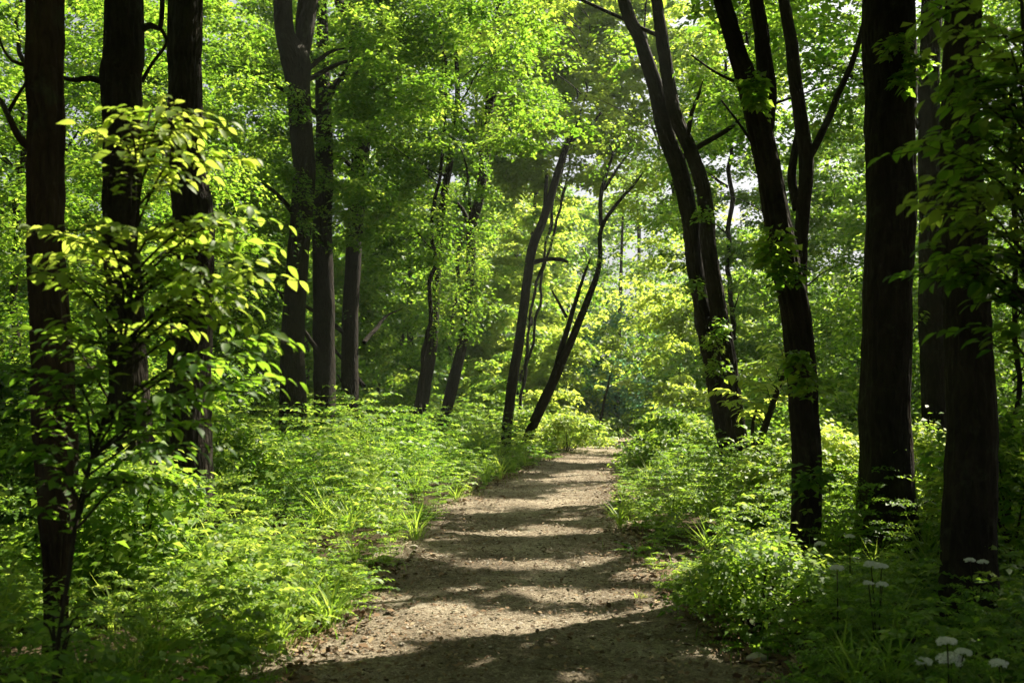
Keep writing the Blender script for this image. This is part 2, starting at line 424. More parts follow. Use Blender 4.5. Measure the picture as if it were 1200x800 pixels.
QUEUE = []; TRUNKS = []
def make_tree(*a, **k): QUEUE.append((a, k))
def in_front_of_trunk(C, R):
    """clumps that would stand right before one of the bare trunks"""
    m = np.zeros(len(C), bool)
    for d, rows, vis in TRUNKS:
        yc = C[:, 1]; u = C[:, 0] * F / yc + 600; v = HORIZON - (C[:, 2] - CAMZ) * F / yc
        o = rows[np.argsort(rows[:, 1])]
        x = np.interp(v, o[:, 1], o[:, 0]); w = np.interp(v, o[:, 1], o[:, 2])
        m |= (yc < d - .1) & (yc > 1) & (np.abs(u - x) < w * .5 + .85 * R * F / np.maximum(yc, 1)) & (v > vis) & (v < 520)
    return m & (rng.random(len(C)) < .93)
def build_tree(name, label, d, stems, crown=None, top=13.0, mat=None, bark=None, group=None, branches=(), limbs=7,
              leaf=0.11, per=70, tone=0.5, extra=(), extra_dy=.35, near=False, cull=True, flare=0.8, clear=None, cat='tree', dy=0.0, bend=0.06, vis=None):
    """stems: list of pixel rows; the first is the main trunk. crown: (z0, z1, R, clumps)"""
    mat = mat or LEAF; bark = bark or BARK
    if d is None: main, d, stems = stems, 20, [stems]
    else: main = stem_px(stems[0], d, True, top, dy)
    base = (main[0, 0], main[0, 1], ground_z(main[0, 0], main[0, 1]))
    root = empty(name, base, label, cat, group)
    seed = rng.random() * 40
    fine = (0.035, 64) if near else ((0.08, 28) if d < 26 else (0.2, 12))
    flare = flare if d < 16 else .12
    a = tube(main, fine[0], fine[1], ridge=0.022 if near else 0.012 if d < 26 else 0, flare=flare, seed=seed, bend=bend)
    a.build('trunk', bark, root, True, base, a.uv)
    axes = [main]
    for s in stems[1:]:
        st = np.array(s['pts']) if isinstance(s, dict) else s
        p = stem_px(st, d + 0.12, False, top and top * 0.92, dy); 
        if isinstance(s, dict) and s.get('ground'): p = stem_px(st, d + 0.25, True, top and top * 0.92, dy)
        t = tube(p, fine[0], fine[1], ridge=0.012 if d < 26 else 0, seed=seed + 3, bend=bend, flare=0.3 if isinstance(s, dict) else 0)
        t.build('stem', bark, root, True, base, t.uv); axes.append(p)
    for b in branches:                       # branches the photo shows: pixel rows from the trunk outwards
        p = []
        for k, (px, py, w) in enumerate(b):
            dd = d + 0.25 * (k / max(1, len(b) - 1)) * rng.uniform(-1, 1)
            q = at(px, py, dd); p.append([*q, max(0.003, 0.5 * w / F * dd)])
        t = tube(np.array(p), 0.05, 10 if near else 8, seed=seed, bend=0.05)
        t.build('branch', bark, root, True, base, t.uv)
    if crown:
        z0, z1, R, n = crown[:4]
        Cs, Rs = [], []
        for k, ax in enumerate(axes):
            nn = int(n / len(axes)); c, r = crown_clumps(ax, z0, z1, R, nn)
            ok = ~in_front_of_trunk(c, r)
            if cull: ok &= ~sun_gap(c)
            c, r = c[ok], r[ok]; Cs.append(c); Rs.append(r)
            # limbs that carry the clumps
            if len(c):
                dist = np.hypot(*(c[:, :2].T - trunk_axis(ax, c[:, 2]))); near_c = np.argsort(dist)[:max(4, int(len(c) * .7))]
                sel = rng.choice(near_c, min(int(limbs / len(axes)) + 1, len(near_c)), replace=False)
                for q in c[sel]:
                    zz = max(q[2] - rng.uniform(0.5, 1.0) * math.hypot(*(q[:2] - trunk_axis(ax, q[2]))) * 0.8, max(z0 - 0.8, 0.9))
                    zz = min(zz, q[2])
                    s0 = trunk_axis(ax, zz); r0 = np.interp(zz, ax[:, 2], ax[:, 3]) * 0.38
                    r0 = min(max(r0, 0.012), 0.07)
                    mid = np.array([*(0.45 * s0 + 0.55 * q[:2]), 0.5 * zz + 0.5 * q[2] + 0.18])
                    end = np.array([q[0], q[1], q[2] - 0.05])
                    t = tube(np.array([[*s0, zz, r0], [*mid, r0 * 0.6], [*end, 0.006]]), 0.12, 7, seed=seed, bend=0.18)
                    t.build('branch', bark, root, True, base, t.uv)
        C = np.concatenate(Cs); Rr = np.concatenate(Rs)
        if len(extra):
            ec = np.array([at(px, py, d - extra_dy) for px, py, r in extra]); er = np.array([r / F * d for px, py, r in extra])
        if clear is not None:
            k = ~clear(C); C, Rr = C[k], Rr[k]
        acc = Acc()
        clump_leaves(acc, C, Rr, per, leaf, tone, cull=cull)
        if len(extra): clump_leaves(acc, ec, er, int(per * (1.8 if extra_dy > 1 else .8)), min(leaf, .11) * 0.85, tone, flat=0.7, cull=False)
        if acc.n: acc.build('crown', mat, root, False, base)
    return root

def shade_tree(x, y, z0, n):  # unseen tree, added to cast shade and block sky
    ax = np.array([[x, y, -.2, .22], [x + .1, y, 4, .19], [x - .1, y + .1, 8, .13], [x, y, 13, .03]])
    QUEUE.append((('woodland_tree', 'unseen tree added beyond the edge of the picture, its crown shading the near ground', None, ax), dict(crown=(z0, max(12.5, z0 + 6), 3.5, n), group='unseen trees added for shade', leaf=.16, per=62, limbs=4, tone=.4)))
#TREES
ROW = 'trees beside the path'
BACK = 'leafy trees deeper in the wood'

# --- left side
make_tree('woodland_tree', 'slim brown trunk at the left edge, partly behind the bright-leaved sapling', 5.6,
    [[(68, 690, 26), (70, 600, 42), (66, 480, 50), (62, 400, 46), (57, 300, 42), (54, 150, 41), (54, 0, 42)]],
    (5.2, 11, 3.0, 110), 12, group=ROW, near=True, bark=BARK_BROWN, per=80, leaf=.10,
    branches=[[(40, 178, 9), (22, 160, 9), (10, 135, 7), (2, 118, 6), (-25, 90, 4)], [(10, 135, 5), (24, 108, 4), (36, 92, 3)], [(38, 78, 6), (15, 72, 4), (2, 50, 3), (-6, 10, 2)]])
make_tree('woodland_tree', 'dark straight trunk second from the left, behind the bright upper leaves of the sapling', 8.0,
    [[(160, 600, 52), (152, 450, 44), (143, 250, 40), (142, 100, 46), (144, 0, 45)]],
    (6.5, 13, 3.0, 70), 14, group=ROW, near=True, per=80, leaf=.11,
    branches=[[(122, 96, 9), (105, 92, 7), (88, 94, 6), (70, 90, 4)], [(164, 36, 9), (176, 30, 8), (187, 33, 6), (190, 12, 6), (189, -20, 5)], [(188, 33, 5), (196, 50, 4), (178, 75, 4), (166, 96, 5)]])
make_tree('woodland_tree', 'dark ridged trunk third from the left with a slight bend to the right', 10.6,
    [[(221, 560, 54), (222, 440, 50), (228, 330, 46), (226, 260, 46), (217, 180, 42), (216, 80, 40), (217, 0, 42)]],
    (7.2, 14, 3.2, 80), 15, group=ROW, near=True, per=80, leaf=.11)
make_tree('forked_tree', 'dark curved trunk that forks into a narrow Y near the top of the picture', 22,
    [[(344, 500, 32), (343, 400, 28), (350, 300, 27), (356, 200, 26), (350, 110, 27), (345, 70, 34), (334, 40, 24), (331, 0, 23)],
     [(347, 78, 26), (356, 45, 22), (363, 0, 22)]],
    (6.2, 14, 3.8, 110), 15, group=ROW, leaf=.105, per=130, extra=[(345, 112, 16), (352, 135, 14), (350, 210, 18), (356, 230, 16), (358, 262, 16), (335, 200, 10)],
    branches=[[(352, 60, 8), (349, 30, 7), (352, 0, 6)]])
make_tree('woodland_tree', 'shaded trunk half hidden in leaves right behind the forked trunk', 25,
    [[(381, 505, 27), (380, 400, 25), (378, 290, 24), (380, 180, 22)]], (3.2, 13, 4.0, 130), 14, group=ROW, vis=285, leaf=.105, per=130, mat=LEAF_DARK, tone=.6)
make_tree('forked_tree', 'shaded trunk whose three spreading forks show at the top between leaf masses', 27,
    [[(410, 500, 22), (410, 400, 20), (414, 300, 19), (424, 160, 22), (427, 75, 28), (418, 30, 15), (412, -10, 14)],
     [(430, 78, 18), (440, 50, 14), (458, 5, 13), (464, -20, 11)], [(424, 75, 16), (412, 50, 13), (398, 0, 13)]],
    (2.4, 13, 4.0, 130), 14, group=ROW, vis=285, leaf=.105, per=116)
make_tree('woodland_tree', 'thin dark trunk leaning right, left of the pair leaning over the green bank', 26,
    [[(490, 500, 16), (498, 450, 16), (505, 405, 14), (511, 340, 11), (516, 260, 10)]], (3.9, 12, 3.4, 110), 13, group=ROW, vis=400, extra_dy=1.4, extra=[(508, 380, 26), (520, 350, 30), (500, 330, 30), (515, 300, 30), (525, 265, 30), (495, 280, 30), (512, 235, 30)], leaf=.105, per=116)
make_tree('woodland_tree', 'slender trunk leaning right and rising in a long line to the top of the picture', 27,
    [[(518, 503, 12), (529, 455, 14), (541, 405, 12), (552, 320, 11), (553, 270, 12), (562, 230, 11), (571, 160, 11), (578, 70, 10), (586, 0, 9)]],
    (4.2, 13, 3.6, 120), 14, group=ROW, vis=395, extra_dy=1.4, extra=[(545, 385, 20), (558, 360, 26), (540, 340, 26), (560, 318, 24), (548, 300, 26), (565, 270, 20), (560, 190, 22), (575, 150, 24)], leaf=.105, per=116,
    branches=[[(578, 62, 7), (592, 44, 6), (606, 25, 5), (611, 0, 4)], [(553, 275, 7), (545, 250, 5), (536, 238, 4)]])
make_tree('woodland_tree', 'dark trunk with a bare stub branch, left neighbour of the strongly leaning tree', 29,
    [[(595, 495, 12), (603, 430, 12), (613, 370, 11), (622, 300, 11), (636, 260, 10), (650, 215, 9), (664, 170, 7), (680, 140, 4)]],
    (9.4, 15, 3.6, 130), None, group=ROW, leaf=.105, per=101,
    branches=[[(622, 308, 7), (640, 304, 5), (656, 304, 5), (666, 307, 3)], [(637, 262, 6), (639, 235, 5), (641, 205, 4)], [(668, 165, 6), (690, 150, 4), (705, 132, 3)]])
make_tree('leaning_tree', 'dark crooked twin-stemmed tree leaning far over the path', 30,
    [[(624, 500, 12), (640, 465, 12), (656, 430, 10), (671, 395, 9), (689, 350, 8), (702, 312, 6), (705, 268, 5), (724, 238, 4), (743, 217, 3), (757, 198, 2)],
     {'pts': [(648, 448, 9), (656, 415, 7), (668, 375, 6), (680, 335, 4), (692, 302, 2)]}],
    (10.6, 15, 3.0, 80), None, group=ROW, leaf=.105, per=87, extra=[(757, 196, 26), (738, 176, 24), (714, 166, 22), (700, 200, 18), (694, 300, 18), (770, 180, 30), (722, 150, 26)],
    branches=[[(704, 264, 5), (704, 235, 5), (710, 205, 5), (718, 182, 3), (714, 168, 2)], [(708, 222, 4), (722, 200, 3), (738, 178, 2)], [(664, 372, 4), (655, 355, 3), (647, 340, 2)]])

# --- right side
make_tree('twin_stem_tree', 'thick dark double trunk curving left as it rises on the right of the path', 16.5,
    [[(866, 530, 23), (858, 470, 23), (849, 410, 22), (840, 350, 20), (831, 290, 19), (826, 235, 19), (812, 185, 18), (790, 130, 17), (782, 80, 16), (772, 20, 14), (768, -10, 13)],
     {'pts': [(850, 505, 23), (838, 440, 22), (824, 370, 20), (814, 310, 20), (809, 255, 20), (798, 205, 20), (780, 155, 20), (766, 95, 18), (750, 45, 16), (732, 0, 16)], 'ground': 1}],
    (6.4, 14, 4.3, 190), 15, group=ROW, near=True, leaf=.12, per=80, extra=[(824, 250, 14), (836, 400, 16), (840, 430, 16), (845, 385, 14), (815, 335, 12)], flare=.35)
make_tree('forked_tree', 'dark trunk leaning left and splitting in two high up, left of the big straight trunk', 8.6,
    [[(943, 648, 34), (945, 560, 33), (942, 460, 34), (934, 380, 35), (922, 310, 34), (908, 240, 32), (896, 170, 31), (884, 115, 32), (866, 65, 24), (848, 0, 22)],
     [(896, 150, 24), (899, 100, 23), (893, 50, 19), (886, 0, 18)]],
    (6.0, 12, 3.6, 190), 13, group=ROW, near=True, leaf=.14, per=80, extra=[(912, 285, 24), (922, 318, 22), (905, 300, 18), (884, 98, 16), (888, 118, 14), (945, 450, 22), (950, 560, 20), (935, 420, 14)],
    branches=[[(892, 112, 5), (865, 98, 4), (838, 85, 3), (810, 65, 2)], [(884, 172, 4), (868, 148, 3), (845, 118, 2)]], flare=.3)
make_tree('woodland_tree', 'slim branching trunk just behind the trunk that splits high up', 11.5,
    [[(944, 600, 17), (943, 480, 17), (940, 380, 17), (939, 290, 16), (943, 230, 16), (944, 180, 17), (936, 120, 16), (930, 60, 16), (919, 0, 14)]],
    (6.6, 13, 3.5, 170), 14, group=ROW, leaf=.14, per=80,
    branches=[[(946, 190, 10), (962, 160, 9), (980, 118, 8), (1000, 70, 7), (1012, 25, 6)], [(936, 245, 12), (929, 210, 11), (931, 180, 9), (938, 150, 7)]])
make_tree('woodland_tree', 'thickest trunk, straight and nearly black, rising on the right of the path', 9.2,
    [[(1040, 606, 68), (1040, 520, 63), (1041, 400, 59), (1042, 250, 56), (1042, 120, 57), (1043, 0, 58)]],
    (6.2, 14, 3.9, 220), 15, group=ROW, near=True, leaf=.14, per=80, extra=[(1052, 50, 18), (1075, 70, 18), (1060, 90, 16)], flare=.8)
make_tree('woodland_tree', 'paler narrow trunk seen in the gap between the two thick trunks on the right', 15,
    [[(1096, 560, 30), (1094, 420, 29), (1092, 300, 28), (1090, 150, 26), (1092, 0, 24)]],
    (5.0, 14, 3.8, 210), 15, group=ROW, leaf=.13, per=80)
make_tree('woodland_tree', 'dark straight trunk near the right edge with pale umbels at its foot', 6.6,
    [[(1136, 668, 60), (1136, 560, 56), (1134, 420, 52), (1131, 280, 50), (1128, 120, 46), (1128, 0, 44)]],
    (5.6, 12, 3.0, 120), 13, group=ROW, near=True, leaf=.10, per=90, flare=.35)

# --- trees deeper in the wood: px of the trunk, depth, crown
def back_tree(px, d, w, lean, z0, z1, R, n, label, mat=LEAF, tone=.5, leaf=None, per=90, name='woodland_tree', clear=None):
    y0 = HORIZON + 1.45 / d * F * 0.6
    rows = [(px, y0, w), (px + lean * .4, 330, w * .9), (px + lean, 150, w * .75)]
    z1 = min(z1, CAMZ + (HORIZON + 40) / F * d + .3); w = w * .55
    rows = [(a, b, c * (.55 if d < 34 else .35)) for a, b, c in rows]
    make_tree(name, label, d, [rows], (z0, z1, R, n), z1 + .4, mat, group=BACK, leaf=leaf or .0046 * d + .012, per=int(per * 1.45), tone=tone, flare=.3, limbs=6, clear=clear, bend=.35)

back_tree(20, 17, 18, 6, 1.0, 11, 3.2, 130, 'leafy tree at the far left, behind the slim brown trunk', LEAF)
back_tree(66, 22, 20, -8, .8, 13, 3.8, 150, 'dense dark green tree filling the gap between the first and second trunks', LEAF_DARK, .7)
back_tree(152, 15, 10, -6, 1.2, 9, 2.4, 100, 'leafy tree glimpsed between the second and third trunks', LEAF)
back_tree(224, 25, 16, -4, .9, 12, 3.2, 150, 'broad leafy tree between the bent third trunk and the forked trunk', LEAF)
back_tree(410, 33, 16, 12, 1.2, 15, 4.2, 170, 'tall mid green tree behind the two shaded trunks left of the path', LEAF)
back_tree(522, 39, 14, 34, 1.0, 16, 4.4, 170, 'tall tree with layered boughs behind the slender trunk that leans right', LEAF, .55)
back_tree(600, 48, 14, 40, 1.0, 11, 4.4, 150, 'pale yellow-green tree behind the trunk with the bare stub branch', LEAF_PALE_GLOW, .4)
back_tree(604, 46, 8, 64, .5, 8.2, 3.2, 150, 'bright yellow-green tree beneath the crooked leaning stems', LEAF_PALE_GLOW, .6)
back_tree(850, 40, 10, -60, .6, 12, 3.5, 170, 'bright yellow-green tree right of the far end of the path', LEAF_PALE_GLOW, .45)
back_tree(862, 27, 12, -10, 1.0, 13, 2.5, 110, 'mid green tree behind the double trunk that curves left', LEAF, .55)
back_tree(944, 22, 12, -50, .8, 12, 3.2, 150, 'leafy tree filling the lower gap directly behind the trunk that splits high up', LEAF, .55)
back_tree(1030, 17, 12, 5, .9, 11, 3.0, 150, 'leafy tree filling the gap left of the thickest trunk', LEAF, .5)
back_tree(1098, 20, 14, -6, .8, 12, 3.2, 140, 'leafy tree behind the paler narrow trunk on the right', LEAF, .5)
back_tree(1185, 13, 12, 6, .7, 9, 2.4, 120, 'dark leafy tree at the right edge of the wood', LEAF_DARK, .6)
back_tree(150, 27, 14, -6, 1.5, 16, 4.0, 170, 'tall leafy tree far back between the two leftmost trunks', LEAF, .55)
back_tree(345, 36, 12, 8, 1.5, 17, 4.4, 170, 'tall tree far back behind the fork of the Y-shaped trunk', LEAF, .55)
back_tree(940, 36, 12, -40, 1.5, 18, 4.6, 190, 'tallest and farthest tree behind the trunk that splits high up', LEAF, .55)
back_tree(1042, 29, 12, 0, 1.5, 16, 4.4, 190, 'tall tree far back left of the thickest trunk', LEAF, .55)
back_tree(1132, 28, 12, -4, 1.2, 16, 4.4, 190, 'tall tree far back between the last two thick trunks', LEAF, .5)
back_tree(1215, 21, 12, 6, 1.2, 13, 3.6, 170, 'tall tree far back at the right edge of the wood', LEAF, .5)
back_tree(855, 44, 12, -90, 12.5, 21, 5.0, 200, 'tall tree whose high crown closes the sky above the crooked leaning stems', LEAF, .6)
back_tree(606, 37, 10, 62, 11.5, 18, 4.2, 150, 'tall tree whose crown hangs above the trunk with the stub branch', LEAF_PALE_GLOW, .2)
back_tree(222, 31, 14, 2, 1.2, 16, 4.4, 190, 'tall tree far back right of the bent third trunk', LEAF, .5)
back_tree(495, 24, 10, 22, 4.6, 13, 3.2, 150, 'leafy tree with high boughs between the spreading forks and the first leaning trunk', LEAF, .5)
back_tree(838, 31, 12, -62, 7.5, 15, 3.8, 170, 'leafy tree whose crown fills the top between the stub-branch trunk and the double trunk', LEAF_PALE_GLOW, .3)  # paler leaf colour stands for sun glow on this crown
back_tree(608, 36, 10, 68, 9.2, 16, 3.6, 140, 'leafy crown above the tips of the crooked leaning stems', LEAF_PALE_GLOW, .35)  # crown brightened by leaf colour, as if sunlit
back_tree(945, 26, 10, -60, 5.5, 13, 3.2, 130, 'high leafy crown filling the upper gap between the double trunk and the trunk that splits', LEAF, .55)
# unseen trees added right, left and behind, whose crowns shade the near ground
for k, (x, y, z0, n) in enumerate([(7.6, 7.6, 3.0, 230), (9.4, 12.0, 4, 200), (6.0, 3.4, 2.6, 230), (-6.6, 5.4, 3.2, 200), (-8.6, 10, 3.2, 200), (-11.5, 15.5, 3.2, 180), (12.5, 14.5, 3.4, 170), (9.6, 17.5, 8.0, 150), (10.5, 4.5, 3, 200), (4.6, -0.6, 3.4, 220), (2.4, -3.2, 4.2, 200), (-3.2, -2.2, 3.6, 200), (-5.6, 2.2, 4.0, 200), (-1, -7, 3.5, 200)]):
    shade_tree(x, y, z0, n)
for a, k in QUEUE:
    v = k.get('vis', -60)
    if k.get('group') == ROW:
        for st in a[3]:
            TRUNKS.append((a[2], np.array(st['pts'] if isinstance(st, dict) else st, float), v))
for a, k in QUEUE: build_tree(*a, **k)
#END_TREES
# ------------------------------------------------------------------ far wood (one mass)
def far_wood():
    acc = Acc(); tr = Acc()
    for k in range(96):
        ang = math.radians(rng.uniform(-40, 40)); d = rng.uniform(46, 88)
        x = d * math.tan(ang) ; y = d
        px = 600 + x / y * F
        if d < 60 and 640 < px < 830: continue
        hi = rng.uniform(12, 19)
        if 540 < px < 760: hi = rng.uniform(13, 17) * d / 60
        if 760 <= px < 1100: hi = rng.uniform(6, 9) if d < 62 else rng.uniform(9, 14)
        ax = np.array([[x, y, 0, .2], [x + rng.normal(0, .6), y, hi, .05]])
        C, R = crown_clumps(ax, .8, hi, 4.6, 75, rr=(.8, 1.5))
        clump_leaves(acc, C, R, 55, .30, .5, cull=False)
        tube(ax + np.array([0, 0, -.2, 0]), .8, 7, acc=tr)
    o = acc.build('far_woods', LEAF); struct(o, 'stuff')
    o['label'] = 'sunlit mass of far-off woodland closing the view behind the trees'
    s_ = Acc()
    for k in range(24):
        px = 565 + 250 * (k + rng.random()) / 24; d = rng.uniform(50, 72); x = (px - 600) / F * d
        hi = CAMZ + (HORIZON - rng.uniform(185, 265)) / F * d
        ax = np.array([[x, d, 0, .14], [x, d, hi, .04]])
        C, R = crown_clumps(ax, 5.8 if 690 < px < 775 else .6, hi, 3.0, 40, rr=(.7, 1.3))
        clump_leaves(s_, C, R, 44, .25, .55, cull=True)
    o = s_.build('far_sunlit_woods', LEAF_PALE_GLOW); struct(o, 'stuff'); o['label'] = 'far wood with sun glow put into its yellow-green leaf colour, beyond the end of the path'
    b = Acc()
    for k in range(18):
        px = rng.uniform(665, 790); d = rng.uniform(58, 74); x = (px - 600) / F * d
        ax = np.array([[x, d, 0, .2], [x, d, 8, .05]])
        C, R = crown_clumps(ax, .3, rng.uniform(5, 9), 3.0, 40, rr=(.7, 1.3))
        clump_leaves(b, C, R, 42, .26, .55, cull=True)
    o = tr.build('far_tree_trunks', BARK, None, True, None, tr.uv); struct(o, 'stuff')
    o = b.build('far_thicket', LEAF_HAZE); struct(o, 'stuff')
    o['label'] = 'thicket with haze tint in its blue-green leaf colour, in the gap beyond the end of the path'
far_wood()

# ------------------------------------------------------------------ ground and path
def ground():
    g = np.concatenate([-np.geomspace(300, 12.5, 30), np.linspace(-12, 14, 150), np.geomspace(14.5, 300, 30)])
    h = np.concatenate([-np.geomspace(300, 6.5, 14), np.linspace(-6, 45, 230), np.geomspace(46, 400, 26)])
    X, Y = np.meshgrid(g, h); Z = ground_z(X, Y)
    near = np.exp(-np.maximum(0, np.hypot(X, Y) - 40) / 20)
    Z = Z + near * 0.05 * (fbm(X * 2.1, Y * 2.1, 3) - .5)
    edge = np.abs(X - pc(Y)) < pw(Y) + .18
    Z = np.where(edge & (Y < 62), -0.07, Z)
    n, m = X.shape
    i, j = np.meshgrid(np.arange(n - 1), np.arange(m - 1), indexing='ij')
    q = np.stack([i * m + j, i * m + j + 1, (i + 1) * m + j + 1, (i + 1) * m + j], -1).reshape(-1, 4)
    a = Acc(); a.add(np.stack([X, Y, Z], -1), q, .5)
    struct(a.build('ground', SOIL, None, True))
    ys = np.concatenate([np.linspace(-8, 3.5, 60), np.linspace(3.55, 16, 300), np.linspace(16.1, 60, 240)])
    us = np.linspace(-1, 1, 72)
    U, Y = np.meshgrid(us, ys)
    wob = 0.10 * (fbm(Y * 2.3, U * 0 + 5 + np.sign(U) * 3, 3) - .5)
    X = pc(Y) + U * (pw(Y) + .30 + wob)
    Z = 0.012 + 0.05 * (fbm(X * 1.6, Y * 1.6, 3) - .5) + 0.042 * (fbm(X * 9, Y * 9, 3) - .5) + .022 * (fbm(X * 26, Y * 26, 2) - .5)
    Z = Z - 0.03 * np.cos(np.clip(np.abs(U), 0, 1) * math.pi * .5) + 0.05 * np.clip(np.abs(U) - .7, 0, 1) - .25 * np.clip(np.abs(U) - .93, 0, 1) / .07
    n, m = X.shape
    i, j = np.meshgrid(np.arange(n - 1), np.arange(m - 1), indexing='ij')
    q = np.stack([i * m + j, i * m + j + 1, (i + 1) * m + j + 1, (i + 1) * m + j], -1).reshape(-1, 4)
    a = Acc(); a.add(np.stack([X, Y, Z], -1), q, .5)
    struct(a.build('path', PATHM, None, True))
ground()
def path_z(x, y): return 0.012 + 0.05 * (fbm(x * 1.6, y * 1.6, 3) - .5) + 0.042 * (fbm(x * 9, y * 9, 3) - .5) - .02

def litter():
    n = 26000
    y = 3.6 + 26 * rng.random(n) ** 2.0; u = rng.uniform(-1, 1, n); u = np.sign(u) * np.abs(u) ** 0.75
    x = pc(y) + u * (pw(y) + .15)
    P = np.stack([x, y, path_z(x, y) + rng.uniform(.012, .022, n)], 1)
    ph = rng.random(n) * 6.3
    A = np.stack([np.cos(ph), np.sin(ph), rng.normal(.05, .2, n)], 1); N = np.stack([rng.normal(0, .3, n), rng.normal(0, .3, n), np.ones(n)], 1)
    a = Acc(); L = np.exp(rng.normal(-3.75, .45, n)); L = np.clip(L, .008, .075)
    kites(a, P, A, N, L, np.clip(rng.beta(1.6, 2.6, n), 0, 1), width=.3, fold=.16, droop=-.12)
    n = 260
    y = 3.6 + 22 * rng.random(n) ** 1.6; x = pc(y) + rng.uniform(-1, 1, n) * (pw(y) + .2); ph = rng.random(n) * 6.3
    kites(a, np.stack([x, y, path_z(x, y) + .02], 1), np.stack([np.cos(ph), np.sin(ph), rng.normal(0, .04, n)], 1), np.tile([0, 0, 1.], (n, 1)), rng.uniform(.08, .32, n), rng.uniform(0, .45, n), width=.022, fold=.01, droop=-.02)
    n = 9000
    y = 3.6 + 26 * rng.random(n) ** 1.8; sg = np.where(rng.random(n) < .5, -1, 1); x = pc(y) + sg * (pw(y) - np.abs(rng.normal(0, .22, n)) + .12)
    k = fbm(x * 1.2 + 3, y * 1.2, 3) > .47; x, y = x[k], y[k]; n = len(x); ph = rng.random(n) * 6.3
    kites(a, np.stack([x, y, path_z(x, y) + rng.uniform(.012, .035, n)], 1), np.stack([np.cos(ph), np.sin(ph), rng.normal(.05, .25, n)], 1), np.stack([rng.normal(0, .4, n), rng.normal(0, .4, n), np.ones(n)], 1), rng.uniform(.025, .085, n), rng.beta(1.6, 2.2, n), width=.3, fold=.18, droop=-.15)
    o = a.build('leaf_litter', LITTER); struct(o, 'stuff'); o['label'] = 'dead leaves and bark chips scattered on the path'
    n = 5200
    y = 3.6 + 20 * rng.random(n) ** 1.8; u = rng.uniform(-1, 1, n)
    x = pc(y) + u * (pw(y) + .1); r = np.clip(np.exp(rng.normal(-4.9, .45, n)), .004, .022)
    oc = np.array([[1, 0, 0], [-1, 0, 0], [0, 1, 0], [0, -1, 0], [0, 0, .7], [.7, .7, .3], [-.7, .7, .3], [.7, -.7, .3], [-.7, -.7, .3]])
    tri = np.array([[0, 5, 4], [5, 2, 4], [2, 6, 4], [6, 1, 4], [1, 8, 4], [8, 3, 4], [3, 7, 4], [7, 0, 4]])
    V = np.stack([x, y, path_z(x, y) + .008], 1)[:, None] + oc[None] * r[:, None, None] * rng.uniform(.6, 1.3, (n, 9, 3))
    a = Acc(); a.add(V, (tri[None] + 9 * np.arange(n)[:, None, None]).reshape(-1, 3), np.repeat(rng.random(n), 8))
    o = a.build('gravel', STONE); struct(o, 'stuff'); o['label'] = 'small pebbles and clods of the path'
litter()

# ------------------------------------------------------------------ undergrowth
def frond(P0, az, length, rise, arch, pairs, leaflet, taper=True, sub=False):
    """one compound leaf: rows of (pos, dir, normal, size)"""
    out = []; dirh = np.array([math.cos(az), math.sin(az), 0]); side = np.array([-math.sin(az), math.cos(az), 0])
    for k in range(pairs + 1):
        t = 0.22 + 0.78 * k / pairs
        p = P0 + dirh * length * t * math.cos(rise * (1 - t)) + np.array([0, 0, length * (math.sin(rise) * t - arch * t * t)])
        sl = math.sin(rise) - 2 * arch * t
        tang = unit(dirh * max(.2, math.cos(rise)) + np.array([0, 0, sl]))
        nrm = np.cross(tang, side) * -1
        if nrm[2] < 0: nrm = -nrm
        s = leaflet * ((1.15 - .75 * t) if taper else 1) * rng.uniform(.85, 1.15)
        if k == pairs: out.append((p, tang, nrm, s))
        else:
            for sg in (-1, 1):
                dd = unit(side * sg + tang * .55 + np.array([0, 0, -.12]))
                if sub:
                    for q in range(3):
                        pp = p + dd * s * (.35 + .62 * q)
                        for s2 in (-1, 1):
                            d2 = unit(dd * .6 + np.cross(nrm, dd) * s2)
                            out.append((pp + rng.normal(0, .008, 3), d2 + rng.normal(0, .25, 3), nrm + rng.normal(0, .5, 3), s * (.78 - .14 * q)))
                    out.append((p + dd * s * 1.8, dd, nrm, s * .6))
                else: out.append((p, dd + rng.normal(0, .15, 3), nrm + rng.normal(0, .4, 3), s))
    return out

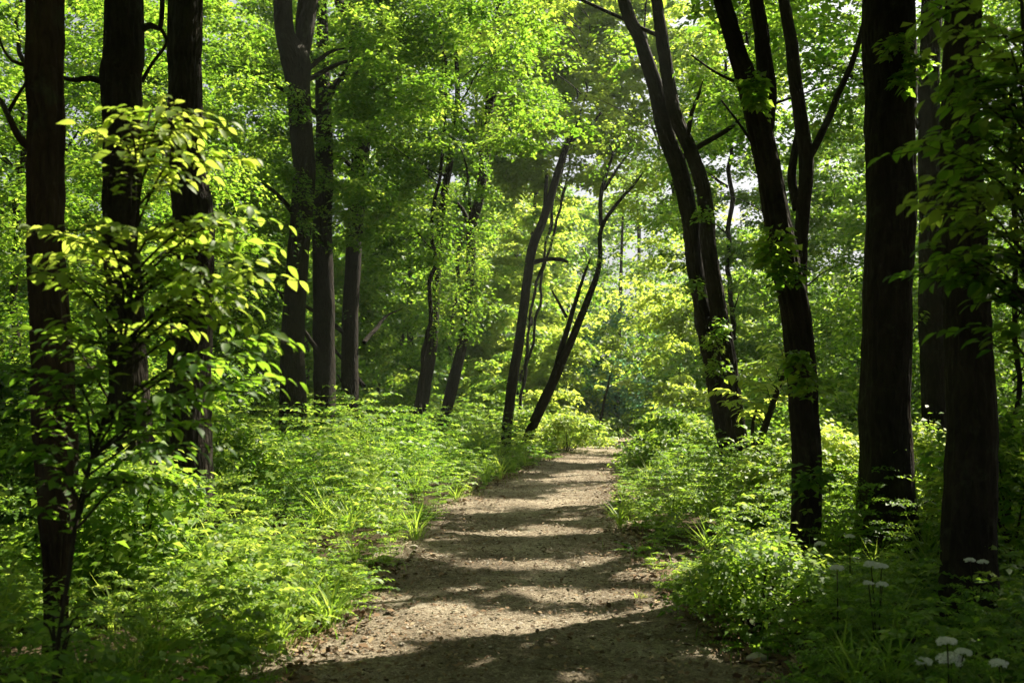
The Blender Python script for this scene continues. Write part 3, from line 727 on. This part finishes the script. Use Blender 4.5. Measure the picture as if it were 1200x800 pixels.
def plant_variant(kind):
    rows = []
    if kind == 'fern':
        for k in range(7):
            rows += frond(np.array([0, 0, .04]), k * 0.9 + rng.normal(0, .25), rng.uniform(.42, .62), rng.uniform(.75, 1.15), rng.uniform(.35, .55), 11, .068)
        stems = []
    elif kind == 'parsley':
        for k in range(6):
            z = .10 + .11 * k; rows += frond(np.array([0, 0, z]), k * 2.4 + rng.normal(0, .3), rng.uniform(.26, .38) * (1 - .05 * k), rng.uniform(.6, 1.05), .5, 5, .046, sub=True)
    elif kind == 'broad':
        for st in range(2):
            lx = rng.normal(0, .10, 2)
            for k in range(7):
                z = .12 + .11 * k; az = k * 1.57 + rng.normal(0, .3)
                for sg in (0, math.pi):
                    a = az + sg; dirh = np.array([math.cos(a), math.sin(a), -.15 + .05 * k])
                    p = np.array([lx[0] * z / .5, lx[1] * z / .5, z]) + dirh * .025
                    rows.append((p, dirh, np.array([rng.normal(0, .25), rng.normal(0, .25), 1]), rng.uniform(.07, .10) * (1 - .06 * k)))
                    rows.append((p + dirh * .07 + np.array([0, 0, -.01]), dirh + rng.normal(0, .5, 3), np.array([rng.normal(0, .3), rng.normal(0, .3), 1]), rng.uniform(.045, .07)))
    elif kind == 'elder':
        for k in range(9):
            z = .18 + .075 * k; rows += frond(np.array([rng.normal(0, .05), rng.normal(0, .05), z]), k * 2.4, rng.uniform(.22, .36), .5, .4, 4, .072, taper=False)
    elif kind == 'sedge':
        for k in range(34):
            az = rng.random() * 6.28; sp = rng.uniform(.15, .75)
            rows.append((np.array([rng.normal(0, .03), rng.normal(0, .03), 0]), np.array([sp * math.cos(az), sp * math.sin(az), 1]), np.array([math.cos(az), math.sin(az), .0]) * -1, rng.uniform(.3, .62)))
    P = np.array([r[0] for r in rows]); A = np.array([r[1] for r in rows]); N = np.array([r[2] for r in rows]); L = np.array([r[3] for r in rows])
    return P, A, N, L
VARS = [plant_variant(k) for k in ['fern', 'parsley', 'parsley', 'broad', 'elder', 'parsley', 'parsley', 'elder', 'broad', 'fern', 'sedge']]
VTONE = [-.12, 0, .06, -.1, .14, 0, -.04, .10, -.02, -.16, .12]; VWID = [.33] * 10 + [.018]

def place_plants(acc, xs, ys, hs, tones, leafscale=1.0, choice=None):
    for k in range(len(xs)):
        vi = int(rng.integers(len(VARS))) if choice is None else choice
        P, A, N, L = VARS[vi]
        a = rng.random() * 6.283; c, s = math.cos(a), math.sin(a)
        M = np.array([[c, -s, 0], [s, c, 0], [0, 0, 1]])
        tl = rng.normal(0, .12, 2)
        h = hs[k]; sc_ = h / .72
        Q = P @ M.T * np.array([max(sc_, .55), max(sc_, .55), sc_])
        Q[:, 0] += tl[0] * Q[:, 2]; Q[:, 1] += tl[1] * Q[:, 2]
        Q += np.array([xs[k], ys[k], ground_z(xs[k], ys[k])])
        kites(acc, Q, A @ M.T, N @ M.T, L * (.55 + .45 * sc_) * leafscale, np.clip(tones[k] + VTONE[vi] + rng.normal(0, .13, len(P)), 0, 1), width=VWID[vi], fold=.09 if vi < 10 else .01, droop=.12 if vi < 10 else .3)

def plant_height(x, y):
    e = np.abs(x - pc(y)) - pw(y)
    far = np.clip((y - 14) / 14, 0, 1)
    h = 0.27 + (.43 + .04 * far) * np.clip(e / 1.2, 0, 1)
    h = h + .10 * np.clip((e - 1.6) / 2, 0, 1)
    m = np.clip((fbm(x * .75 + 9, y * .75, 2) - .28) / .44, 0, 1)
    low = np.where((x > pc(y)), 1 - .40 * np.clip((9.5 - y) / 2.5, 0, 1), 1.0)
    low = low * np.where(x > pc(y), 1 - .32 * np.exp(-((y - 14.5) / 2.6) ** 2), 1.0)
    return h * (.42 + 1.1 * m) * low

def undergrowth():
    def scatter(d0, d1, dens, margin):
        ymid = rng.uniform(d0 ** 2, d1 ** 2, int(dens * .56 * 2 * (d1 ** 2 - d0 ** 2) / 2 * margin)) ** .5
        x = rng.uniform(-1, 1, len(ymid)) * ymid * .56 * margin
        e = np.abs(x - pc(ymid)) - pw(ymid)
        k = e > -0.20 + .26 * rng.random(len(x))
        return x[k], ymid[k]
    acc = Acc()
    for d0, d1, dens, ls in [(2.2, 9, 34, 1.0), (9, 16, 17, 1.05), (16, 27, 9, 1.3), (27, 46, 3.6, 1.8)]:
        x, y = scatter(d0, d1, dens, 1.12)
        h = plant_height(x, y) * rng.uniform(.8, 1.25, len(x))
        tone = .46 + .6 * (fbm(x * .5, y * .5 + 20, 3) - .5) + rng.normal(0, .09, len(x))
        place_plants(acc, x, y, h, tone, ls)
    o = acc.build('undergrowth', HERB); struct(o, 'stuff'); o['label'] = 'dense fern-like green undergrowth on both sides of the path'
    # grass blades along the path edges
    n = 3600
    y = 3.5 + 32 * rng.random(n) ** 1.6; sg = np.where(rng.random(n) < .5, -1, 1)
    x = pc(y) + sg * (pw(y) + rng.normal(.06, .16, n))
    P = np.stack([x, y, ground_z(x, y) - .02], 1); ph = rng.random(n) * 6.28
    A = np.stack([np.cos(ph) * .45, np.sin(ph) * .45, np.ones(n)], 1); N = np.stack([np.cos(ph), np.sin(ph), np.zeros(n)], 1)
    a = Acc(); kites(a, P, A, N, rng.uniform(.06, .2, n), rng.random(n) * .6, width=.02, fold=.01, droop=-.25)
    o = a.build('grass', HERB); struct(o, 'stuff'); o['label'] = 'thin grass blades along the edges of the path'
undergrowth()

# ------------------------------------------------------------------ saplings and shrubs
def sapling(name, label, d, stem, ends, leaf=(.06, .09), tone=.75, mat=HERB, cat='sapling', spread=.45, sprigs=3, extra_stems=()):
    main = stem_px(stem, d, True, None)
    base = (main[0, 0], main[0, 1], ground_z(main[0, 0], main[0, 1]))
    root = empty(name, base, label, cat)
    t = tube(main, .04, 10, bend=.05); t.build('stem', TWIG, root, True, base, t.uv)
    for s in extra_stems:
        m2 = stem_px(s, d, True, None); t = tube(m2, .04, 8, bend=.05); t.build('stem', TWIG, root, True, base, t.uv)
    tw = Acc(); lv = Acc()
    PP, AA, NN, LL, TT = [], [], [], [], []
    for (px, py) in ends:
        end = at(px, py, d + rng.uniform(-spread, spread))
        z0 = np.clip(end[2] - .18 - .25 * abs(end[0] - main[-1, 0]), main[0, 2] + .4, main[-1, 2])
        s0 = trunk_axis(main, z0); st = np.array([*s0, z0])
        mid = .5 * st + .5 * end + np.array([0, 0, .07])
        path = catmull(np.array([[*st, .006], [*mid, .004], [*end, .0015]]), 14)
        tube(np.array([[*st, .006], [*mid, .004], [*end, .0015]]), .06, 6, acc=tw)
        lines = [path[:, :3]]
        for k in range(sprigs):
            i = int(rng.integers(4, 13)); tg = unit(path[min(i + 1, 13), :3] - path[i, :3]); sd = unit(np.cross(tg, [0, 0, 1])) * rng.choice([-1, 1])
            ln = rng.uniform(.14, .30); e2 = path[i, :3] + (tg * .7 + sd) * ln * .7 + np.array([0, 0, -.03])
            lines.append(catmull(np.array([path[i, :3], .5 * path[i, :3] + .5 * e2 + [0, 0, .02], e2]), 7))
            tube(np.array([[*path[i, :3], .003], [*e2, .001]]), .06, 5, acc=tw)
        t0 = tone + rng.normal(0, .1) + .3 * np.clip((end[2] - 1.9) / .5, -.6, 1)  # higher twigs get a brighter tone, for sun on the upper leaves
        for li, ln in enumerate(lines):
            length = np.linalg.norm(np.diff(ln, axis=0), axis=1).sum()
            k = max(3, int(length * (.8 if li == 0 else 1) / .038))
            for q in range(k):
                f = (.25 if li == 0 else .1) + (.75 if li == 0 else .9) * q / max(1, k - 1)
                ii = min(int(f * (len(ln) - 1)), len(ln) - 2)
                p = ln[ii] + (ln[ii + 1] - ln[ii]) * (f * (len(ln) - 1) - ii)
                tg = unit(ln[ii + 1] - ln[ii]); sd = unit(np.cross(tg, [0, 0, 1])) * (1 if q % 2 else -1)
                if q == k - 1: sd = sd * 0
                PP.append(p); AA.append(tg * .75 + sd * rng.uniform(.6, 1.1) + np.array([0, 0, rng.uniform(-.45, .05)]))
                NN.append(np.array([rng.normal(0, .3), rng.normal(0, .3), 1])); LL.append(rng.uniform(*leaf)); TT.append(np.clip(t0 + rng.normal(0, .12), 0, 1))
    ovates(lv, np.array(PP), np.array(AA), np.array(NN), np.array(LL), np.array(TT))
    tw.build('twigs', TWIG, root, True, base, tw.uv)
    lv.build('foliage', mat, root, False, base)
    return root

#SAPLINGS
sapling('sapling', 'bright yellow-green sapling with layered sprays of oval leaves in front of the left trunks', 4.1,
    [(84, 660, 5), (100, 560, 5), (122, 490, 4.5), (140, 420, 4), (154, 320, 4), (163, 230, 3), (172, 150, 2)],
    [(240, 150), (205, 122), (150, 146), (222, 172), (250, 190), (182, 132), (228, 132), (128, 160), (175, 185),
     (300, 248), (288, 282), (312, 300), (262, 262), (300, 320), (240, 290), (205, 262), (160, 270), (84, 298), (66, 272), (52, 320), (110, 330), (96, 262), (200, 320), (140, 320), (250, 330),
     (318, 388), (300, 370), (270, 352), (228, 360), (180, 380), (90, 370), (50, 385), (130, 400), (290, 410),
     (305, 440), (262, 452), (215, 440), (250, 490), (180, 470), (60, 430), (30, 468), (40, 520), (95, 470), (140, 500), (210, 520), (15, 430), (120, 560), (70, 570), (180, 560)],
    leaf=(.042, .078), tone=.66, sprigs=9, mat=LEAF)
sapling('sapling', 'shaded sapling reaching in from the right edge in front of the last trunk', 4.3,
    [(1225, 700, 10), (1222, 500, 9), (1215, 300, 8), (1205, 120, 6), (1195, -20, 4)],
    [(1110, 40), (1095, 100), (1082, 170), (1075, 240), (1110, 300), (1072, 320), (1150, 200), (1160, 90), (1130, 330), (1170, 30), (1190, 260), (1140, 150), (1120, 220), (1165, 300), (1185, 180), (1100, 10), (1150, 0), (1130, 260), (1090, 205), (1190, 90), (1180, 350), (1150, 380), (1125, 70), (1105, 150), (1145, 110), (1160, 230), (1175, 130), (1110, 185), (1140, 290), (1195, 300), (1195, 220), (1170, 330), (1155, 60), (1085, 290)],
    leaf=(.06, .095), tone=.36, mat=LEAF, sprigs=7)
sapling('sapling', 'thin leaning sapling with pale sprigs right of the double trunk', 12.5,
    [(884, 560, 9), (888, 530, 9), (898, 495, 8), (910, 460, 6), (920, 430, 4)],
    [(845, 455), (860, 440), (870, 468), (905, 425), (935, 440), (885, 432), (925, 462), (850, 470), (895, 450), (912, 405), (880, 480)],
    leaf=(.10, .16), tone=.85, mat=LEAF_PALE_GLOW, extra_stems=[[(884, 530, 5), (882, 500, 4), (886, 480, 3)]])
sapling('sapling', 'slight bare-stemmed sapling standing at the far bend of the path', 38,
    [(702, 505, 3), (708, 470, 3), (715, 440, 2)], [(700, 440), (725, 432), (712, 425), (735, 445), (705, 452)], leaf=(.2, .3), tone=.6, mat=LEAF_PALE_GLOW)
sapling('seedling', 'small seedling with a star of pale pointed leaves low on the left', 4.2,
    [(70, 790, 5), (68, 750, 4), (66, 722, 3)], [(40, 722), (95, 722), (72, 712), (58, 735), (90, 738)], leaf=(.05, .075), tone=.6, spread=.12, sprigs=1)

def shrub(px, d, h, R, n, label, mat=HERB, tone=.5, leaf=.07, per=60, name='shrub'):
    x = (px - 600) / F * d; gz = ground_z(x, d)
    root = empty(name, (x, d, gz), label, 'shrub')
    st = Acc(); lv = Acc(); C = []
    for k in range(n):
        a = rng.random() * 6.28; u = rng.random() ** .5; z = h * rng.uniform(.22, 1) 
        r = R * u * math.sqrt(max(.05, 1 - (z / h) ** 2.2)) + .05
        c = np.array([x + r * math.cos(a), d + r * math.sin(a), gz + z]); C.append(c)
        if k < 12:
            tube(np.array([[x + rng.normal(0, .05), d + rng.normal(0, .05), gz - .05, .012], [*(0.5 * c[:2] + .5 * np.array([x, d])), gz + z * .6, .008], [*c, .003]]), .1, 6, acc=st)
    clump_leaves(lv, np.array(C), rng.uniform(.16, .32, n) * (1 + .35 * R), per, leaf, tone, flat=.35, cull=False)
    st.build('stems', TWIG, root, True, (x, d, gz), st.uv)
    lv.build('foliage', mat, root, False, (x, d, gz))

shrub(790, 22, 1.25, 1.4, 60, 'rounded bright shrub hugging the right edge of the path before the far bend', HERB, .55, .11, 70)
shrub(665, 31, 1.1, 1.6, 50, 'low yellow-green shrub at the foot of the leaning twin stems', HERB, .75, .13, 70)
shrub(610, 33, 1.1, 1.4, 40, 'low shrub around the foot of the trunk with the stub branch', HERB, .6, .13, 60)
shrub(745, 39, 1.0, 1.3, 36, 'small shrub closing off the far end of the path', HERB, .45, .16, 60)
shrub(345, 16, .85, 1.1, 46, 'leafy shrub in front of the forked trunk', HERB, .35, .10, 60)
shrub(250, 12, 1.2, 1.0, 40, 'leafy shrub at the right foot of the bent third trunk', HERB, .5, .085, 60)
shrub(160, 7.0, 1.0, .7, 36, 'leafy shrub in front of the second trunk from the left', HERB, .45, .075, 60)
shrub(885, 6.6, .56, .45, 34, 'bright little shrub leaning over the near right edge of the path', HERB, .55, .048, 70)
shrub(1075, 10.5, 1.1, .8, 36, 'yellow-green shrub between the thickest trunk and the last trunk', HERB, .7, .08, 55)
shrub(960, 11, 1.2, .9, 40, 'bright shrub behind the trunk that splits high up', HERB, .8, .085, 55)
shrub(1180, 8, 1.3, .8, 40, 'leafy shrub at the right edge behind the last trunk', LEAF, .55, .085, 55)
shrub(20, 8, 1.6, .9, 44, 'dark shrub at the left edge behind the slim brown trunk', LEAF_DARK, .6, .085, 60)

# ------------------------------------------------------------------ white flowers
def umbel(acc, c, r):
    """a domed head of small rounded umbellets, each a tuft of florets"""
    m = 26; k = np.arange(m); a = k * 2.39996; q = np.sqrt((k + .5) / m)
    C = np.stack([r * q * np.cos(a), r * q * np.sin(a), r * .62 * np.sqrt(np.clip(1 - q * q * .95, 0, 1))], 1) + rng.normal(0, r * .05, (m, 3))
    n = 26; rr = r * .24
    z = 1 - 1.25 * (np.arange(n) + .5) / n; b = np.arange(n) * 2.39996; s_ = np.sqrt(1 - z * z)
    D = np.stack([s_ * np.cos(b), s_ * np.sin(b), z], 1)
    P = (np.array(c) + C[:, None] + D[None] * rr).reshape(-1, 3); N = np.broadcast_to(D[None], (m, n, 3)).reshape(-1, 3) + rng.normal(0, .25, (m * n, 3))
    for t in range(3):
        A = np.cross(N, rng.normal(0, 1, (m * n, 3)))
        kites(acc, P, A, N, np.full(m * n, rr * .55) * rng.uniform(.7, 1.2, m * n), rng.random(m * n), width=.4, fold=.1, droop=.1)
def flower(label, heads, d):
    """heads: (px, py, width px)"""
    b = at(np.mean([h[0] for h in heads]), 700, d); x = b[0]; gz = float(ground_z(x, d)); base = (x, d, gz)
    root = empty('white_flower', base, label, 'flower', 'white flowers under the right-hand trunks')
    lv = Acc()
    for (px, py, w) in heads:
        dd = d + rng.uniform(-.12, .12); c = at(px, py + 8, dd); r = .47 * w / F * dd
        t = tube(np.array([[x + rng.normal(0, .02), d, gz - .03, .004], [.5 * (x + c[0]), .5 * (d + dd), .5 * (gz + c[2]) + .03, .0035], [c[0], c[1], c[2], .003]]), .05, 6)
        t.build('stalk', TWIG, root, True, base, t.uv)
        h = Acc(); umbel(h, c, r); h.build('flower_head', PETAL, root, False, base)
    place_plants(lv, [x, x + .08, x - .07], [d, d - .1, d - .04], [.42, .4, .36], [.4, .35, .3], 1, 1)
    lv.build('foliage', HERB, root, False, base)
flower('cluster of four white umbels lowest in the right corner', [(1110, 747, 22), (1129, 759, 19), (1083, 770, 20), (1115, 769, 30)], 4.5)
flower('single white umbel nearest the right edge of the picture, low down', [(1171, 772, 20)], 4.4)
flower('pair of touching white umbels in front of the thickest trunk', [(1021, 656, 17), (1033, 658, 16)], 5.9)
flower('single small white umbel left of the touching pair', [(981, 660, 16)], 5.9)
flower('two dim umbels just below the touching pair', [(1034, 679, 14), (1018, 677, 12)], 5.7)
flower('small umbel highest of all, left of the foot of the thickest trunk', [(996, 622, 11)], 7.0)
flower('pale umbel beside the foot of the trunk that splits high up', [(961, 631, 12)], 7.2)
flower('two greyish umbels at the foot of the last trunk', [(1137, 650, 12), (1152, 652, 12)], 6.1)

# ------------------------------------------------------------------ small things on the path
def stone(px, py, r, label):
    d = CAMZ * F / (py - HORIZON); x = (px - 600) / F * d
    import bmesh
    bm = bmesh.new(); bmesh.ops.create_icosphere(bm, subdivisions=3, radius=1)
    for v in bm.verts:
        n = float(fbm(v.co.x * 1.3 + px, v.co.y * 1.3 + v.co.z * .9, 3)); v.co *= .75 + .5 * n
        v.co.x *= r; v.co.y *= r * .8; v.co.z *= r * .5
    me = bpy.data.meshes.new('stone'); bm.to_mesh(me); bm.free()
    a = me.attributes.new('tone', 'FLOAT', 'FACE'); a.data.foreach_set('value', np.full(len(me.polygons), .85, np.float32))
    me.polygons.foreach_set('use_smooth', np.ones(len(me.polygons), bool)); me.materials.append(STONE)
    o = bpy.data.objects.new('stone', me); COL.objects.link(o); o.location = (float(x), float(d), float(max(path_z(x, d), ground_z(x, d)) + r * .25))
    o['label'] = label; o['category'] = 'stone'; o['group'] = 'pale stones by the path'
stone(486, 640, .05, 'pale stone at the left edge of the path beside the drooping plants')
stone(882, 768, .06, 'pale stone in the near shade right of the path')
stone(286, 792, .05, 'pale stone at the lower left corner of the path')

def tuft(px, py, n, hgt, label, name='grass_tuft'):
    d = CAMZ * F / (py - HORIZON); x = (px - 600) / F * d
    P = np.tile(np.array([x, d, float(path_z(x, d)) - .01]), (n, 1)) + np.concatenate([rng.normal(0, .03, (n, 2)), np.zeros((n, 1))], 1)
    ph = rng.random(n) * 6.28
    A = np.stack([np.cos(ph) * .5, np.sin(ph) * .5, np.ones(n)], 1); N = np.stack([np.cos(ph), np.sin(ph), np.zeros(n)], 1)
    a = Acc(); kites(a, P, A, N, rng.uniform(.5, 1, n) * hgt, rng.uniform(.5, 1, n), width=.04, fold=.02, droop=-.25)
    o = a.build(name, HERB, None, False, (x, d, 0)); o.location = (float(x), float(d), 0)
    o['label'] = label; o['category'] = 'grass'
tuft(413, 712, 9, .16, 'lone grass tuft on the left side of the path')
tuft(748, 694, 26, .10, 'low grass tuft on the right side of the path')

# ------------------------------------------------------------------ the moist air of the wood
def haze():
    v = np.array([[x, y, z] for z in (-1.6, 26) for y in (-20, 110) for x in (-90, 90)], float)
    q = np.array([[0, 2, 3, 1], [4, 5, 7, 6], [0, 1, 5, 4], [2, 6, 7, 3], [0, 4, 6, 2], [1, 3, 7, 5]])
    m, nt, out = nodes('air'); p = nt.nodes.new('ShaderNodeVolumePrincipled')
    p.inputs['Color'].default_value = (.86, .95, .92, 1); p.inputs['Density'].default_value = 0.00045; p.inputs['Anisotropy'].default_value = 0.35
    nt.links.new(p.outputs[0], out.inputs['Volume'])
    a = Acc(); a.add(v, q, .5); o = a.build('haze', m); struct(o, 'stuff'); o['label'] = 'thin bright haze between the trees'
haze()

# ------------------------------------------------------------------ light, sky, camera
w = bpy.data.worlds.new('World'); sc.world = w; w.use_nodes = True
nt = w.node_tree; nt.nodes.clear()
out = nt.nodes.new('ShaderNodeOutputWorld'); bg = nt.nodes.new('ShaderNodeBackground'); sky = nt.nodes.new('ShaderNodeTexSky')
sky.sky_type = 'NISHITA'; sky.sun_disc = False; sky.sun_elevation = ELEV; sky.sun_rotation = math.atan2(SUN[0], SUN[1])
sky.air_density = 1.0; sky.dust_density = 5.0
bg.inputs['Strength'].default_value = 0.05
hs = nt.nodes.new('ShaderNodeHueSaturation'); hs.inputs['Saturation'].default_value = 0.35; hs.inputs['Value'].default_value = 1.0
nt.links.new(sky.outputs[0], hs.inputs['Color']); nt.links.new(hs.outputs[0], bg.inputs['Color']); nt.links.new(bg.outputs[0], out.inputs['Surface'])
sl = bpy.data.lights.new('sun', 'SUN'); sl.energy = 5.0; sl.angle = math.radians(0.53); sl.color = (1.0, .92, .75)
so = bpy.data.objects.new('sun', sl); COL.objects.link(so); so.rotation_euler = Vector(SUN).to_track_quat('Z', 'Y').to_euler(); so.location = (20, 20, 30)

cam = bpy.data.cameras.new('camera'); cam.sensor_width = 36; cam.lens = 36 * F / 1200; cam.clip_end = 1500; cam.clip_start = .05
co = bpy.data.objects.new('camera', cam); COL.objects.link(co); co.location = (0, 0, CAMZ); co.rotation_euler = (math.pi / 2 + PITCH, 0, 0)
cam.dof.use_dof = True; cam.dof.focus_distance = 13; cam.dof.aperture_fstop = 3.2
sc.camera = co
sc.view_settings.view_transform = 'Standard'; sc.view_settings.look = 'None'; sc.view_settings.gamma = 1; sc.view_settings.exposure = 1.68
sc.view_settings.use_curve_mapping = False
cy = sc.cycles
cy.use_denoising = True; cy.max_bounces = 8; cy.diffuse_bounces = 4; cy.transmission_bounces = 4; cy.glossy_bounces = 2
cy.volume_bounces = 0; cy.sample_clamp_indirect = 6.0; cy.use_adaptive_sampling = True
